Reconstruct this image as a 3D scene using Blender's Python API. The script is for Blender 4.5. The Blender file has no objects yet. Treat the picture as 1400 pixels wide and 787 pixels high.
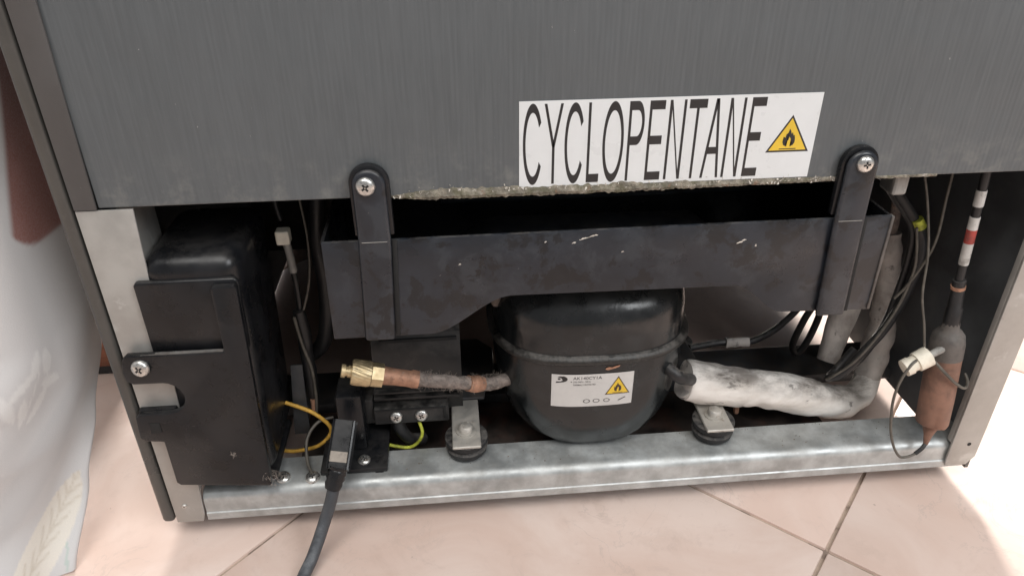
import bpy, bmesh, math, random
from mathutils import Vector, Matrix, noise
R = math.radians
random.seed(7)
scene = bpy.context.scene
col = scene.collection

# ------------------------------------------------------------------ camera
cam_d = bpy.data.cameras.new('camera'); cam = bpy.data.objects.new('camera', cam_d); col.objects.link(cam)
right = Vector((0.99584366, -0.09093364, -0.00514566))
down = Vector((-0.05017801, -0.50061225, -0.86421614))
fwd = Vector((0.07601034, 0.86088237, -0.50309440))
m = Matrix.Identity(4)
for i in range(3):
    m[i][0] = right[i]; m[i][1] = -down[i]; m[i][2] = -fwd[i]
m.translation = Vector((0.20748, -0.39308, 0.42621))
cam.matrix_world = m
cam_d.sensor_width = 36.0; cam_d.lens = 1005.0 / 1400 * 36; cam_d.clip_start = 0.01; cam_d.clip_end = 100
scene.camera = cam

# ------------------------------------------------------------------ light
world = bpy.data.worlds.new('World'); scene.world = world; world.use_nodes = True
bg = world.node_tree.nodes['Background']
bg.inputs[0].default_value = (0.97, 0.97, 1.0, 1); bg.inputs[1].default_value = 0.32

def area(name, loc, target, sx, sy, power, color):
    d = bpy.data.lights.new(name, 'AREA'); d.shape = 'RECTANGLE'; d.size = sx; d.size_y = sy
    d.energy = power; d.color = color
    o = bpy.data.objects.new(name, d); col.objects.link(o); o.location = loc
    o.rotation_euler = (Vector(target) - Vector(loc)).to_track_quat('-Z', 'Y').to_euler()
    return o
# bright doorway on the far side of the refrigerator, room window behind the camera's right shoulder, ceiling bounce
area('doorway_light', (1.36, 3.2, 1.05), (0.5, 0.0, 0.1), 0.42, 0.5, 410, (1.0, 0.97, 0.92))
area('left_gap_fill', (-0.42, 3.0, 1.2), (-0.1, 0.0, 0.1), 0.5, 0.6, 150, (1.0, 0.97, 0.93))  # added fill lamp that brightens the floor gap left of the refrigerator
area('window_light', (1.5, -1.4, 1.7), (0.40, 0.0, 0.2), 1.1, 1.2, 30, (0.96, 0.98, 1.0))
area('ceiling_light', (-0.1, -0.9, 2.2), (0.2, -0.1, 0.0), 1.3, 1.0, 30, (1.0, 0.975, 0.94))

vs = scene.view_settings
vs.view_transform = 'Standard'; vs.look = 'None'; vs.exposure = 0.0; vs.gamma = 1.0; vs.use_curve_mapping = False

# ------------------------------------------------------------------ materials
def new_mat(name):
    mt = bpy.data.materials.new(name); mt.use_nodes = True
    nt = mt.node_tree; b = nt.nodes['Principled BSDF']
    return mt, nt, b
def nnode(nt, t, **kw):
    n = nt.nodes.new(t)
    for k, v in kw.items(): setattr(n, k, v)
    return n
def noise_tex(nt, vec, scale, detail=5, rough=0.6, dist=0.0):
    n = nnode(nt, 'ShaderNodeTexNoise'); n.inputs['Scale'].default_value = scale
    n.inputs['Detail'].default_value = detail; n.inputs['Roughness'].default_value = rough
    n.inputs['Distortion'].default_value = dist
    nt.links.new(vec, n.inputs['Vector']); return n.outputs['Fac']
def ramp(nt, fac, a, b, smooth=True):
    n = nnode(nt, 'ShaderNodeMapRange'); n.interpolation_type = 'SMOOTHSTEP' if smooth else 'LINEAR'
    n.inputs['From Min'].default_value = a; n.inputs['From Max'].default_value = b
    nt.links.new(fac, n.inputs['Value']); return n.outputs['Result']
def mul(nt, a, b):
    n = nnode(nt, 'ShaderNodeMath', operation='MULTIPLY')
    for i, x in enumerate((a, b)):
        if isinstance(x, (int, float)): n.inputs[i].default_value = x
        else: nt.links.new(x, n.inputs[i])
    return n.outputs[0]
def mix(nt, fac, a, b):
    n = nnode(nt, 'ShaderNodeMix', data_type='RGBA')
    if isinstance(fac, (int, float)): n.inputs[0].default_value = fac
    else: nt.links.new(fac, n.inputs[0])
    for i, x in ((6, a), (7, b)):
        if isinstance(x, tuple): n.inputs[i].default_value = (*x, 1)
        else: nt.links.new(x, n.inputs[i])
    return n.outputs[2]
def coords(nt, stretch=None):
    g = nnode(nt, 'ShaderNodeNewGeometry')
    v = g.outputs['Position']
    if stretch:
        mp = nnode(nt, 'ShaderNodeMapping'); mp.inputs['Scale'].default_value = stretch
        nt.links.new(v, mp.inputs['Vector']); v = mp.outputs['Vector']
    return v, g
def surf(name, c, rough=0.5, metal=0.0, var=0.25, vscale=60, stains=(), dust=None, bump=(), rvar=0.15, spec=0.5, stretch=None, coat=0.0):
    """stains: (colour, scale, lo, hi, amount); dust: (colour, amount, scale) laid on upward faces; bump: (strength, scale, distance)"""
    mt, nt, b = new_mat(name)
    v, g = coords(nt, stretch)
    n1 = noise_tex(nt, v, vscale, 6)
    lo = tuple(x * (1 - var) for x in c); hi = tuple(min(1, x * (1 + var)) for x in c)
    colr = mix(nt, ramp(nt, n1, 0.3, 0.7), lo, hi)
    for (sc, ss, a, bb, am) in stains:
        f = mul(nt, ramp(nt, noise_tex(nt, v, ss, 8, 0.65, 0.3), a, bb), am)
        colr = mix(nt, f, colr, sc)
    rf = ramp(nt, n1, 0.25, 0.75)
    r = nnode(nt, 'ShaderNodeMapRange'); r.inputs['To Min'].default_value = max(0.02, rough - rvar); r.inputs['To Max'].default_value = min(1, rough + rvar)
    nt.links.new(n1, r.inputs['Value']); r.inputs['From Min'].default_value = .3; r.inputs['From Max'].default_value = .7
    rough_out = r.outputs['Result']
    if dust:
        dc, am, ds = dust
        sx = nnode(nt, 'ShaderNodeSeparateXYZ'); nt.links.new(g.outputs['Normal'], sx.inputs[0])
        up = ramp(nt, sx.outputs['Z'], 0.15, 0.95)
        f = mul(nt, mul(nt, up, ramp(nt, noise_tex(nt, v, ds, 8, 0.7), 0.36, 0.66)), am)
        colr = mix(nt, f, colr, dc)
        rr = nnode(nt, 'ShaderNodeMix', data_type='FLOAT'); nt.links.new(f, rr.inputs[0]); nt.links.new(rough_out, rr.inputs[2]); rr.inputs[3].default_value = 0.95
        rough_out = rr.outputs[0]
    nt.links.new(colr, b.inputs['Base Color']); nt.links.new(rough_out, b.inputs['Roughness'])
    b.inputs['Metallic'].default_value = metal; b.inputs['Specular IOR Level'].default_value = spec
    b.inputs['Coat Weight'].default_value = coat
    nrm = None
    for (st, bs, di) in bump:
        bn = nnode(nt, 'ShaderNodeBump'); bn.inputs['Strength'].default_value = st; bn.inputs['Distance'].default_value = di
        nt.links.new(noise_tex(nt, v, bs, 4), bn.inputs['Height'])
        if nrm: nt.links.new(nrm, bn.inputs['Normal'])
        nrm = bn.outputs['Normal']
    if nrm: nt.links.new(nrm, b.inputs['Normal'])
    return mt

GREYDUST = (0.22, 0.20, 0.18)
M = {}
M['black_plastic'] = surf('black_plastic', (0.0080, 0.0086, 0.0102), 0.31, var=.3, vscale=40, dust=(GREYDUST, .10, 60), stains=[((.03, .029, .028), 35, .52, .75, .35), ((.22, .21, .2), 420, .69, .75, .3)], spec=.4, bump=[(.15, 350, .0004)])
M['tray_plastic'] = surf('tray_plastic', (0.017, 0.0205, 0.027), 0.36, var=.25, vscale=30, dust=(GREYDUST, .25, 90), stains=[((.036, .042, .050), 34, .50, .62, .6), ((.009, .009, .010), 46, .54, .585, .8), ((.3, .28, .26), 300, .70, .76, .5)], bump=[(.12, 300, .0004), (.3, 14, .002)])
M['compressor_paint'] = surf('compressor_paint', (0.0085, 0.0108, 0.0120), 0.22, rvar=.1, spec=.6, var=.3, vscale=50, dust=((.085, .085, .08), .3, 45), stains=[((.035, .037, .038), 30, .48, .72, .4), ((.2, .18, .16), 500, .68, .76, .4)], bump=[(.15, 400, .0003), (.25, 25, .0015)])
M['weld_paint'] = surf('weld_paint', (0.02, 0.0195, 0.018), 0.38, vscale=120, dust=(GREYDUST, .5, 120), stains=[((.28, .12, .06), 42, .66, .70, .8), ((.1, .09, .08), 150, .55, .7, .5)], bump=[(.6, 300, .001)])
M['rubber'] = surf('rubber', (0.013, 0.013, 0.014), 0.65, dust=(GREYDUST, .45, 200), bump=[(.2, 300, .0005)])
M['cable_black'] = surf('cable_black', (0.014, 0.014, 0.015), 0.45, dust=(GREYDUST, .35, 220), stains=[((.16, .15, .14), 260, .6, .75, .4)])
M['cord_grey'] = surf('cord_grey', (0.050, 0.055, 0.062), 0.45, dust=((.25, .26, .27), .35, 140), stains=[((.16, .17, .18), 120, .55, .7, .5)], bump=[(.2, 300, .0004)])
M['galvanised'] = surf('galvanised', (0.50, 0.52, 0.515), 0.42, metal=.55, var=.22, vscale=55, rvar=.12, dust=((.30, .28, .25), .35, 40), stains=[((.25, .24, .22), 30, .52, .7, .4), ((.22, .14, .08), 90, .66, .74, .5), ((.20, .22, .23), 14, .5, .7, .4)], bump=[(.25, 120, .0006), (.2, 25, .0015)])
M['galvanised_post'] = surf('galvanised_post', (0.40, 0.385, 0.36), 0.5, metal=.35, var=.12, vscale=40, stains=[((.54, .54, .52), 22, .56, .62, .55), ((.25, .22, .19), 200, .64, .74, .5), ((.36, .34, .32), 30, .55, .7, .35)], bump=[(.15, 150, .0004), (.25, 20, .0015)])
M['dark_steel'] = surf('dark_steel', (0.055, 0.057, 0.060), 0.5, metal=.3, dust=((.12, .10, .085), .6, 80), stains=[((.09, .055, .035), 60, .58, .72, .5)], bump=[(.2, 150, .0006)])
M['rusty_plate'] = surf('rusty_plate', (0.022, 0.017, 0.015), 0.6, dust=((.07, .05, .04), .5, 60), stains=[((.07, .026, .017), 30, .48, .62, .7)], bump=[(.3, 150, .0006)])
M['inner_paint'] = surf('inner_paint', (0.085, 0.092, 0.098), 0.45, var=.25, vscale=25, stains=[((.13, .13, .13), 40, .52, .75, .45), ((.05, .05, .052), 24, .5, .68, .5)], bump=[(.15, 200, .0005)])
M['dark_insulation'] = surf('dark_insulation', (0.035, 0.030, 0.027), 0.8, var=.3, vscale=30, bump=[(.4, 60, .002)])
M['side_sheet'] = surf('side_sheet', (0.085, 0.082, 0.076), 0.34, metal=.25, var=.12, vscale=20, stains=[((.14, .135, .125), 90, .6, .75, .3)])
M['trim_sheet'] = surf('trim_sheet', (0.082, 0.079, 0.078), 0.5, var=.1, vscale=25, stains=[((.18, .175, .17), 260, .66, .74, .4)], bump=[(.15, 300, .0003)])
M['screw_steel'] = surf('screw_steel', (0.62, 0.61, 0.58), 0.32, metal=.9, var=.15, vscale=400, stains=[((.25, .18, .12), 300, .6, .75, .5)])
M['bracket_zinc'] = surf('bracket_zinc', (0.50, 0.48, 0.44), 0.45, metal=.5, var=.2, vscale=120, dust=((.30, .26, .22), .5, 120), stains=[((.2, .14, .09), 150, .58, .72, .55)], bump=[(.3, 200, .0006)])
M['recess'] = surf('recess', (0.012, 0.012, 0.012), 0.8)
M['copper'] = surf('copper', (0.42, 0.23, 0.15), 0.6, metal=.35, var=.25, vscale=120, stains=[((.17, .10, .07), 130, .5, .68, .7), ((.40, .36, .32), 220, .58, .72, .5)], bump=[(.4, 350, .0006)])
M['copper_dull'] = surf('copper_dull', (0.23, 0.125, 0.088), 0.6, metal=.15, var=.25, vscale=50, stains=[((.085, .055, .045), 36, .48, .66, .65), ((.32, .22, .17), 200, .6, .75, .45)], bump=[(.3, 250, .0005)])
M['brass'] = surf('brass', (0.60, 0.48, 0.29), 0.48, metal=.75, var=.15, vscale=250, stains=[((.4, .36, .30), 200, .55, .72, .55)])
M['dirty_pipe'] = surf('dirty_pipe', (0.20, 0.165, 0.145), 0.85, var=.35, vscale=220, dust=((.40, .34, .30), .7, 260), stains=[((.05, .045, .04), 160, .5, .66, .7), ((.38, .24, .17), 110, .58, .7, .5)], bump=[(.8, 420, .0012)])
M['foam_sleeve'] = surf('foam_sleeve', (0.78, 0.74, 0.69), 0.85, var=.05, vscale=60, dust=((.12, .10, .085), .85, 50), stains=[((.48, .42, .36), 26, .52, .68, .45), ((.06, .052, .047), 95, .60, .68, .7), ((.34, .22, .15), 55, .64, .72, .35)], bump=[(.6, 60, .003), (.4, 260, .0008)], stretch=(.4, 1, 1))
M['foam_grey'] = surf('foam_grey', (0.46, 0.42, 0.385), 0.85, var=.15, vscale=60, stains=[((.20, .17, .15), 34, .48, .68, .6), ((.04, .036, .033), 90, .58, .7, .7)], bump=[(.6, 200, .001)])
M['cream_plastic'] = surf('cream_plastic', (0.78, 0.72, 0.60), 0.45, var=.08, vscale=200, stains=[((.45, .38, .3), 200, .6, .75, .4)])
M['white_tape'] = surf('white_tape', (0.50, 0.485, 0.46), 0.6, var=.15, stains=[((.15, .14, .12), 130, .50, .66, .6)])
M['red_tape'] = surf('red_tape', (0.30, 0.045, 0.035), 0.55, stains=[((.12, .06, .05), 150, .5, .66, .6)])
M['grey_plastic'] = surf('grey_plastic', (0.30, 0.29, 0.27), 0.5, stains=[((.12, .11, .1), 150, .5, .7, .5)])
M['tag_beige'] = surf('tag_beige', (0.36, 0.31, 0.26), 0.6, stains=[((.15, .13, .11), 200, .5, .7, .5)])
M['cap_grey'] = surf('cap_grey', (0.105, 0.092, 0.083), 0.65, var=.25, vscale=80, dust=((.20, .20, .19), .5, 120), stains=[((.03, .03, .03), 60, .5, .66, .6)], bump=[(.3, 250, .0006)])
M['relay_plastic'] = surf('relay_plastic', (0.018, 0.018, 0.018), 0.5, var=.2, dust=(GREYDUST, .4, 120), stains=[((.055, .050, .046), 50, .48, .7, .55)], bump=[(.2, 200, .0005)])
M['yellow_wire'] = surf('yellow_wire', (0.62, 0.36, 0.06), 0.5, var=.2, vscale=300)
M['lime_wire'] = surf('lime_wire', (0.45, 0.48, 0.06), 0.5, var=.45, vscale=190)
M['green_wire'] = surf('green_wire', (0.05, 0.25, 0.06), 0.5)
M['thin_wire'] = surf('thin_wire', (0.10, 0.09, 0.075), 0.5, var=.3, vscale=200)
M['sticker_white'] = surf('sticker_white', (0.70, 0.72, 0.725), 0.35, var=.03, vscale=40, stains=[((.55, .56, .56), 90, .62, .8, .25), ((.35, .3, .25), 500, .70, .76, .3)])
M['label_white'] = surf('label_white', (0.58, 0.57, 0.55), 0.45, var=.05, vscale=60, stains=[((.42, .40, .37), 120, .6, .75, .35)])
M['ink_black'] = surf('ink_black', (0.022, 0.021, 0.022), 0.4, var=.2, stains=[((.4, .4, .4), 420, .70, .76, .5)])
M['ink_grey'] = surf('ink_grey', (0.075, 0.072, 0.07), 0.5)
M['ink_yellow'] = surf('ink_yellow', (0.74, 0.50, 0.045), 0.4, var=.06)
M['ink_brown'] = surf('ink_brown', (0.06, 0.035, 0.02), 0.4)
M['foam_crust'] = surf('foam_crust', (0.225, 0.20, 0.16), 0.95, var=.45, vscale=150, stains=[((.09, .085, .045), 90, .48, .62, .7), ((.48, .43, .38), 170, .58, .68, .7), ((.24, .13, .08), 130, .58, .7, .6)], bump=[(1, 500, .002)])
M['lint'] = surf('lint', (0.30, 0.255, 0.22), 0.95)
M['flake'] = surf('flake', (0.60, 0.56, 0.50), 0.9, var=.3, vscale=300)
M['debris'] = surf('debris', (0.16, 0.13, 0.10), 0.95, var=.6, vscale=400)
M['wood'] = surf('wood', (0.16, 0.058, 0.030), 0.45, var=.3, vscale=30, stretch=(1, 1, 8))
M['grout'] = surf('grout', (0.42, 0.33, 0.265), 0.9, var=.3, vscale=30, stains=[((.15, .11, .09), 26, .55, .62, .75)], bump=[(.5, 300, .001)])

def panel_mat():
    mt, nt, b = new_mat('panel_sheet')
    v, g = coords(nt, (1, 1, .05)); v2, _ = coords(nt)
    streak = noise_tex(nt, v, 420, 4, .7)
    fine = noise_tex(nt, v2, 700, 3, .7)
    big = noise_tex(nt, v2, 7, 4)
    c = mix(nt, ramp(nt, streak, .32, .68), (.088, .096, .101), (.106, .115, .120))
    c = mix(nt, mul(nt, ramp(nt, big, .35, .7), .3), c, (.128, .136, .142))
    c = mix(nt, mul(nt, ramp(nt, noise_tex(nt, v2, 260, 6, .6), .705, .73), .7), c, (.42, .41, .40))
    # grime creeping up from the lower edge
    s = nnode(nt, 'ShaderNodeSeparateXYZ'); nt.links.new(v2, s.inputs[0])
    low = ramp(nt, s.outputs['Z'], .300, .262)
    c = mix(nt, mul(nt, mul(nt, low, ramp(nt, noise_tex(nt, v2, 60, 8, .7), .46, .70)), .5), c, (.22, .22, .205))
    nt.links.new(c, b.inputs['Base Color']); b.inputs['Roughness'].default_value = .42
    b.inputs['Specular IOR Level'].default_value = .45
    b1 = nnode(nt, 'ShaderNodeBump'); b1.inputs['Strength'].default_value = .07; b1.inputs['Distance'].default_value = .0005
    nt.links.new(streak, b1.inputs['Height'])
    b2 = nnode(nt, 'ShaderNodeBump'); b2.inputs['Strength'].default_value = .35; b2.inputs['Distance'].default_value = .005
    nt.links.new(noise_tex(nt, v2, 16, 2), b2.inputs['Height']); nt.links.new(b1.outputs[0], b2.inputs['Normal'])
    wv = nnode(nt, 'ShaderNodeTexWave'); wv.wave_type = 'BANDS'; wv.bands_direction = 'X'; wv.inputs['Scale'].default_value = 110; wv.inputs['Distortion'].default_value = .4
    nt.links.new(v2, wv.inputs['Vector'])
    b4 = nnode(nt, 'ShaderNodeBump'); b4.inputs['Strength'].default_value = .16; b4.inputs['Distance'].default_value = .0004
    nt.links.new(wv.outputs['Fac'], b4.inputs['Height']); nt.links.new(b2.outputs[0], b4.inputs['Normal']); b2 = b4
    b3 = nnode(nt, 'ShaderNodeBump'); b3.inputs['Strength'].default_value = .12; b3.inputs['Distance'].default_value = .0004
    nt.links.new(fine, b3.inputs['Height']); nt.links.new(b2.outputs[0], b3.inputs['Normal'])
    nt.links.new(b3.outputs[0], b.inputs['Normal'])
    return mt
M['panel_sheet'] = panel_mat()

def tile_mat():
    mt, nt, b = new_mat('marble_tile')
    g = nnode(nt, 'ShaderNodeNewGeometry'); oi = nnode(nt, 'ShaderNodeObjectInfo')
    cm = nnode(nt, 'ShaderNodeCombineXYZ'); k = mul(nt, oi.outputs['Random'], 13.0)
    nt.links.new(k, cm.inputs[0]); nt.links.new(k, cm.inputs[2])
    ad = nnode(nt, 'ShaderNodeVectorMath', operation='ADD'); nt.links.new(g.outputs['Position'], ad.inputs[0]); nt.links.new(cm.outputs[0], ad.inputs[1])
    v = ad.outputs[0]
    c = mix(nt, ramp(nt, noise_tex(nt, v, 9, 6, .6, 1.0), .3, .72), (.67, .505, .43), (.76, .620, .55))
    c = mix(nt, mul(nt, ramp(nt, noise_tex(nt, v, 26, 7, .65, 2.0), .56, .72), .5), c, (.60, .46, .40))
    # thin veins: the ridge of a distorted noise
    n = noise_tex(nt, v, 15, 7, .62, 1.6)
    sb = nnode(nt, 'ShaderNodeMath', operation='SUBTRACT'); nt.links.new(n, sb.inputs[0]); sb.inputs[1].default_value = .5
    ab = nnode(nt, 'ShaderNodeMath', operation='ABSOLUTE'); nt.links.new(sb.outputs[0], ab.inputs[0])
    vein = mul(nt, ramp(nt, ab.outputs[0], .012, .0), ramp(nt, noise_tex(nt, v, 7, 3), .45, .62))
    c = mix(nt, mul(nt, vein, .35), c, (.45, .36, .32))
    v2, _ = coords(nt)
    c = mix(nt, mul(nt, ramp(nt, noise_tex(nt, v2, 130, 5, .6), .70, .74), .55), c, (.25, .17, .13))
    c = mix(nt, mul(nt, ramp(nt, noise_tex(nt, v2, 18, 7, .7, .5), .55, .75), .4), c, (.52, .38, .31))
    nt.links.new(c, b.inputs['Base Color'])
    r = nnode(nt, 'ShaderNodeMapRange'); nt.links.new(noise_tex(nt, v2, 40, 5), r.inputs['Value']); r.inputs['From Min'].default_value = .3; r.inputs['From Max'].default_value = .7; r.inputs['To Min'].default_value = .28; r.inputs['To Max'].default_value = .5
    nt.links.new(r.outputs[0], b.inputs['Roughness']); b.inputs['Specular IOR Level'].default_value = .45
    return mt
M['tile'] = tile_mat()

# ------------------------------------------------------------------ mesh helpers
def link_mesh(name, bm_or_me, mats, parent=None, smooth=None):
    if isinstance(bm_or_me, bmesh.types.BMesh):
        me = bpy.data.meshes.new(name); bmesh.ops.recalc_face_normals(bm_or_me, faces=bm_or_me.faces); bm_or_me.to_mesh(me); bm_or_me.free()
    else: me = bm_or_me
    if not isinstance(mats, (list, tuple)): mats = [mats]
    for x in mats: me.materials.append(M[x] if isinstance(x, str) else x)
    # origin at the middle of the piece
    xs = [v.co for v in me.vertices]
    c = Vector([(min(p[i] for p in xs) + max(p[i] for p in xs)) / 2 for i in range(3)])
    me.transform(Matrix.Translation(-c))
    o = bpy.data.objects.new(name, me); col.objects.link(o)
    if parent is not None:
        o.parent = parent
        w = parent.location.copy(); q = parent.parent
        while q: w += q.location; q = q.parent
        o.location = c - w
    else: o.location = c
    if smooth is not None: shade(me, smooth)
    return o
def shade(me, angle=40):
    me.shade_smooth(); me.set_sharp_from_angle(angle=R(angle))
def bevel(bm, w, seg=2, edges=None, ang=30):
    es = edges or [e for e in bm.edges if len(e.link_faces) == 2 and e.calc_face_angle(0) > R(ang)]
    if w > 0: bmesh.ops.bevel(bm, geom=es, offset=w, segments=seg, affect='EDGES', profile=.5)
def box(x0, x1, y0, y1, z0, z1, bv=0.0, seg=2, bm=None):
    b = bmesh.new()
    bmesh.ops.create_cube(b, size=1)
    for v in b.verts: v.co = Vector((x0 + (v.co.x + .5) * (x1 - x0), y0 + (v.co.y + .5) * (y1 - y0), z0 + (v.co.z + .5) * (z1 - z0)))
    bevel(b, bv, seg)
    return join(bm, b)
def join(bm, b):
    if bm is None: return b
    me = bpy.data.meshes.new('t'); b.to_mesh(me); b.free(); bm.from_mesh(me); bpy.data.meshes.remove(me); return bm
def prism(pts, y0, y1, bv=0.0, seg=2, bm=None):
    """outline in the x-z plane extruded along y"""
    b = bmesh.new()
    vs_ = [b.verts.new((x, y0, z)) for x, z in pts]
    f = b.faces.new(vs_)
    r = bmesh.ops.extrude_face_region(b, geom=[f])
    for v in r['geom']:
        if isinstance(v, bmesh.types.BMVert): v.co.y = y1
    bmesh.ops.recalc_face_normals(b, faces=b.faces)
    if bv: bevel(b, bv, seg, ang=50)
    return join(bm, b)
def extrude_profile(prof, x0, x1, bm=None, nx=1):
    """closed outline in the y-z plane swept along x"""
    b = bmesh.new(); rows = []
    for i in range(nx + 1):
        x = x0 + (x1 - x0) * i / nx
        rows.append([b.verts.new((x, y, z)) for y, z in prof])
    n = len(prof)
    for i in range(nx):
        for k in range(n): b.faces.new((rows[i][k], rows[i][(k + 1) % n], rows[i + 1][(k + 1) % n], rows[i + 1][k]))
    b.faces.new(rows[0]); b.faces.new(rows[-1][::-1])
    return join(bm, b)
def smooth_path(pts, n=8):
    """Catmull-Rom through (x,y,z[,r])"""
    P = [Vector(p) if len(p) == 4 else Vector((*p, 0)) for p in pts]
    if len(P) < 3: return P
    out = []
    for i in range(len(P) - 1):
        p0 = P[max(i - 1, 0)]; p1 = P[i]; p2 = P[i + 1]; p3 = P[min(i + 2, len(P) - 1)]
        for k in range(n):
            t = k / n
            out.append(.5 * ((2 * p1) + (p2 - p0) * t + (2 * p0 - 5 * p1 + 4 * p2 - p3) * t * t + (3 * p1 - p0 - 3 * p2 + p3) * t ** 3))
    out.append(P[-1]); return out
def tube(pts, r=None, seg=12, n=8, bm=None, wob=0.0, wscale=120, cap=True, smooth=True):
    """pts (x,y,z) with radius r or (x,y,z,r)"""
    if r is not None: pts = [(*p[:3], r) for p in pts]
    path = smooth_path(pts, n) if smooth and len(pts) > 2 else [Vector(p) for p in pts]
    b = bmesh.new(); rings = []
    t_prev = None; up = None
    for i, p in enumerate(path):
        c = p.to_3d(); rad = p[3]
        a = path[min(i + 1, len(path) - 1)].to_3d() - path[max(i - 1, 0)].to_3d()
        a.normalize()
        if up is None:
            up = a.orthogonal().normalized()
        else:
            up = (up - a * up.dot(a)).normalized()
        s = a.cross(up)
        ring = []
        for k in range(seg):
            th = 2 * math.pi * k / seg
            d = up * math.cos(th) + s * math.sin(th)
            q = c + d * rad
            if wob: q += d * wob * noise.noise(q * wscale)
            ring.append(b.verts.new(q))
        rings.append(ring)
    for i in range(len(rings) - 1):
        for k in range(seg): b.faces.new((rings[i][k], rings[i][(k + 1) % seg], rings[i + 1][(k + 1) % seg], rings[i + 1][k]))
    if cap: b.faces.new(rings[0][::-1]); b.faces.new(rings[-1])
    return join(bm, b)
def T(name, pts, mat, parent, r=None, **kw):
    o = link_mesh(name, tube(pts, r, **kw), mat, parent); shade(o.data, 50); return o
def B(name, *a, mat, parent=None, bv=0.001, seg=2, sm=40):
    return link_mesh(name, box(*a, bv=bv, seg=seg), mat, parent, smooth=sm)
def P(name, pts, y0, y1, mat, parent=None, bv=0.0006, seg=2):
    return link_mesh(name, prism(pts, y0, y1, bv, seg), mat, parent, smooth=40)
def arc(cx, cz, r, a0, a1, n=8, rz=None):
    return [(cx + r * math.cos(R(a0 + (a1 - a0) * i / n)), cz + (rz or r) * math.sin(R(a0 + (a1 - a0) * i / n))) for i in range(n + 1)]
def screw(name, loc, normal, r, parent, turn=20, mat='screw_steel'):
    """domed pan head with a cross recess"""
    b = bmesh.new(); rings = []; seg = 24
    for rr, h in ((1, 0), (1, .18), (.93, .36), (.75, .50), (.45, .58), (.0, .61)):
        if rr == 0: rings.append([b.verts.new((0, 0, h * r))]); continue
        rings.append([b.verts.new((rr * r * math.cos(2 * math.pi * k / seg), rr * r * math.sin(2 * math.pi * k / seg), h * r)) for k in range(seg)])
    for i in range(len(rings) - 2):
        for k in range(seg): b.faces.new((rings[i][k], rings[i][(k + 1) % seg], rings[i + 1][(k + 1) % seg], rings[i + 1][k]))
    for k in range(seg): b.faces.new((rings[-2][k], rings[-2][(k + 1) % seg], rings[-1][0]))
    b.faces.new(rings[0][::-1])
    n0 = len(b.faces)
    for ang in (0, 90):
        c = bmesh.new(); bmesh.ops.create_cube(c, size=1)
        for v in c.verts: v.co = Vector((v.co.x * r * .86, v.co.y * r * .22, (v.co.z * .3 + .455) * r))
        bmesh.ops.rotate(c, verts=c.verts, cent=(0, 0, 0), matrix=Matrix.Rotation(R(ang + turn), 3, 'Z'))
        b = join(b, c)
    b.faces.ensure_lookup_table()
    for f in b.faces[n0:]: f.material_index = 1
    q = Vector((0, 0, 1)).rotation_difference(Vector(normal).normalized()).to_matrix()
    for v in b.verts: v.co = q @ v.co + Vector(loc)
    return link_mesh(name, b, [mat, 'recess'], parent, smooth=35)
def thing(name, label, cat, loc):
    o = bpy.data.objects.new(name, None); col.objects.link(o); o.location = loc; o.empty_display_size = .05
    o['label'] = label; o['category'] = cat; return o

# ================================================================== FLOOR
fl = link_mesh('floor', box(-2, 2.6, -1.8, 2.6, -.02, -.0022), 'grout'); fl['kind'] = 'structure'
S = .327; TH = R(47.3); ux = Vector((math.cos(TH), math.sin(TH), 0)); uy = Vector((-math.sin(TH), math.cos(TH), 0))
org = Vector((.4611, -.056, 0)); rot = Matrix.Rotation(TH, 4, 'Z')
tile_me = None
for i in range(-4, 5):
    for j in range(-4, 5):
        c = org + ux * ((i + .5) * S - (.10 if j > 0 else 0)) + uy * (j + .5) * S
        if c.x < -1.1 or c.x > 1.7 or c.y < -.8 or c.y > 1.3: continue
        if tile_me is None:
            o = link_mesh('tile', box(-S / 2 + .0013, S / 2 - .0013, -S / 2 + .0013, S / 2 - .0013, -.008, 0, bv=.0012), 'tile', smooth=30); tile_me = o.data
        else:
            o = bpy.data.objects.new('tile', tile_me); col.objects.link(o)
        o.parent = fl
        o.location = Vector((c.x, c.y, -.004 + random.uniform(-.0002, .0002))) - fl.location
        o.rotation_euler = (0, 0, TH + random.choice((0, 1, 2, 3)) * math.pi / 2)

# ================================================================== REFRIGERATOR
F = thing('refrigerator', 'grey refrigerator seen from behind with open compressor compartment at its base', 'refrigerator', (.3, .28, 0))
TOP = 1.25
# --- cabinet
link_mesh('back_panel', box(.0125, .5975, .0, .003, .2605, TOP, bv=.0008), 'panel_sheet', F)
B('side_panel', -.0102, -.0014, -.0012, .56, .0165, TOP, mat='side_sheet', parent=F, bv=.0034, seg=4)
link_mesh('side_panel', extrude_profile([(.0005, .013), (.235, .0145), (.250, .040), (.56, .040), (.56, TOP), (.0005, TOP)], .5972, .6000), 'side_sheet', F)  # lower edge cut up toward the front, shaped to let light under
P('corner_trim', [(.0003, .2603), (.0125, .2603), (.0158, .42), (.0158, TOP), (.0003, TOP)], -.0022, -.0003, 'trim_sheet', F, bv=.0007)
B('corner_trim', .585, .5968, -.0022, -.0003, .42, TOP, mat='trim_sheet', parent=F, bv=.0006)
post_l = P('corner_post', [(.0003, .0168), (.0185, .0165), (.0205, .0235), (.0225, .06), (.0262, .15), (.0312, .2598), (.0003, .2598)], -.0014, .0002, 'galvanised_post', F, bv=.0004)
B('post_web', .0205, .0217, .0004, .05, .045, .2590, mat='galvanised_post', parent=post_l, bv=.0003)
screw('rivet', (.0085, -.0014, .0325), (0, -1, 0), .0018, post_l)
post_r = P('corner_post', [(.5766, .0265), (.5775, .0195), (.594, .0195), (.5996, .0275), (.5996, .4199), (.5766, .4199)], -.0026, -.0008, 'galvanised_post', F, bv=.0004)
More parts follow.
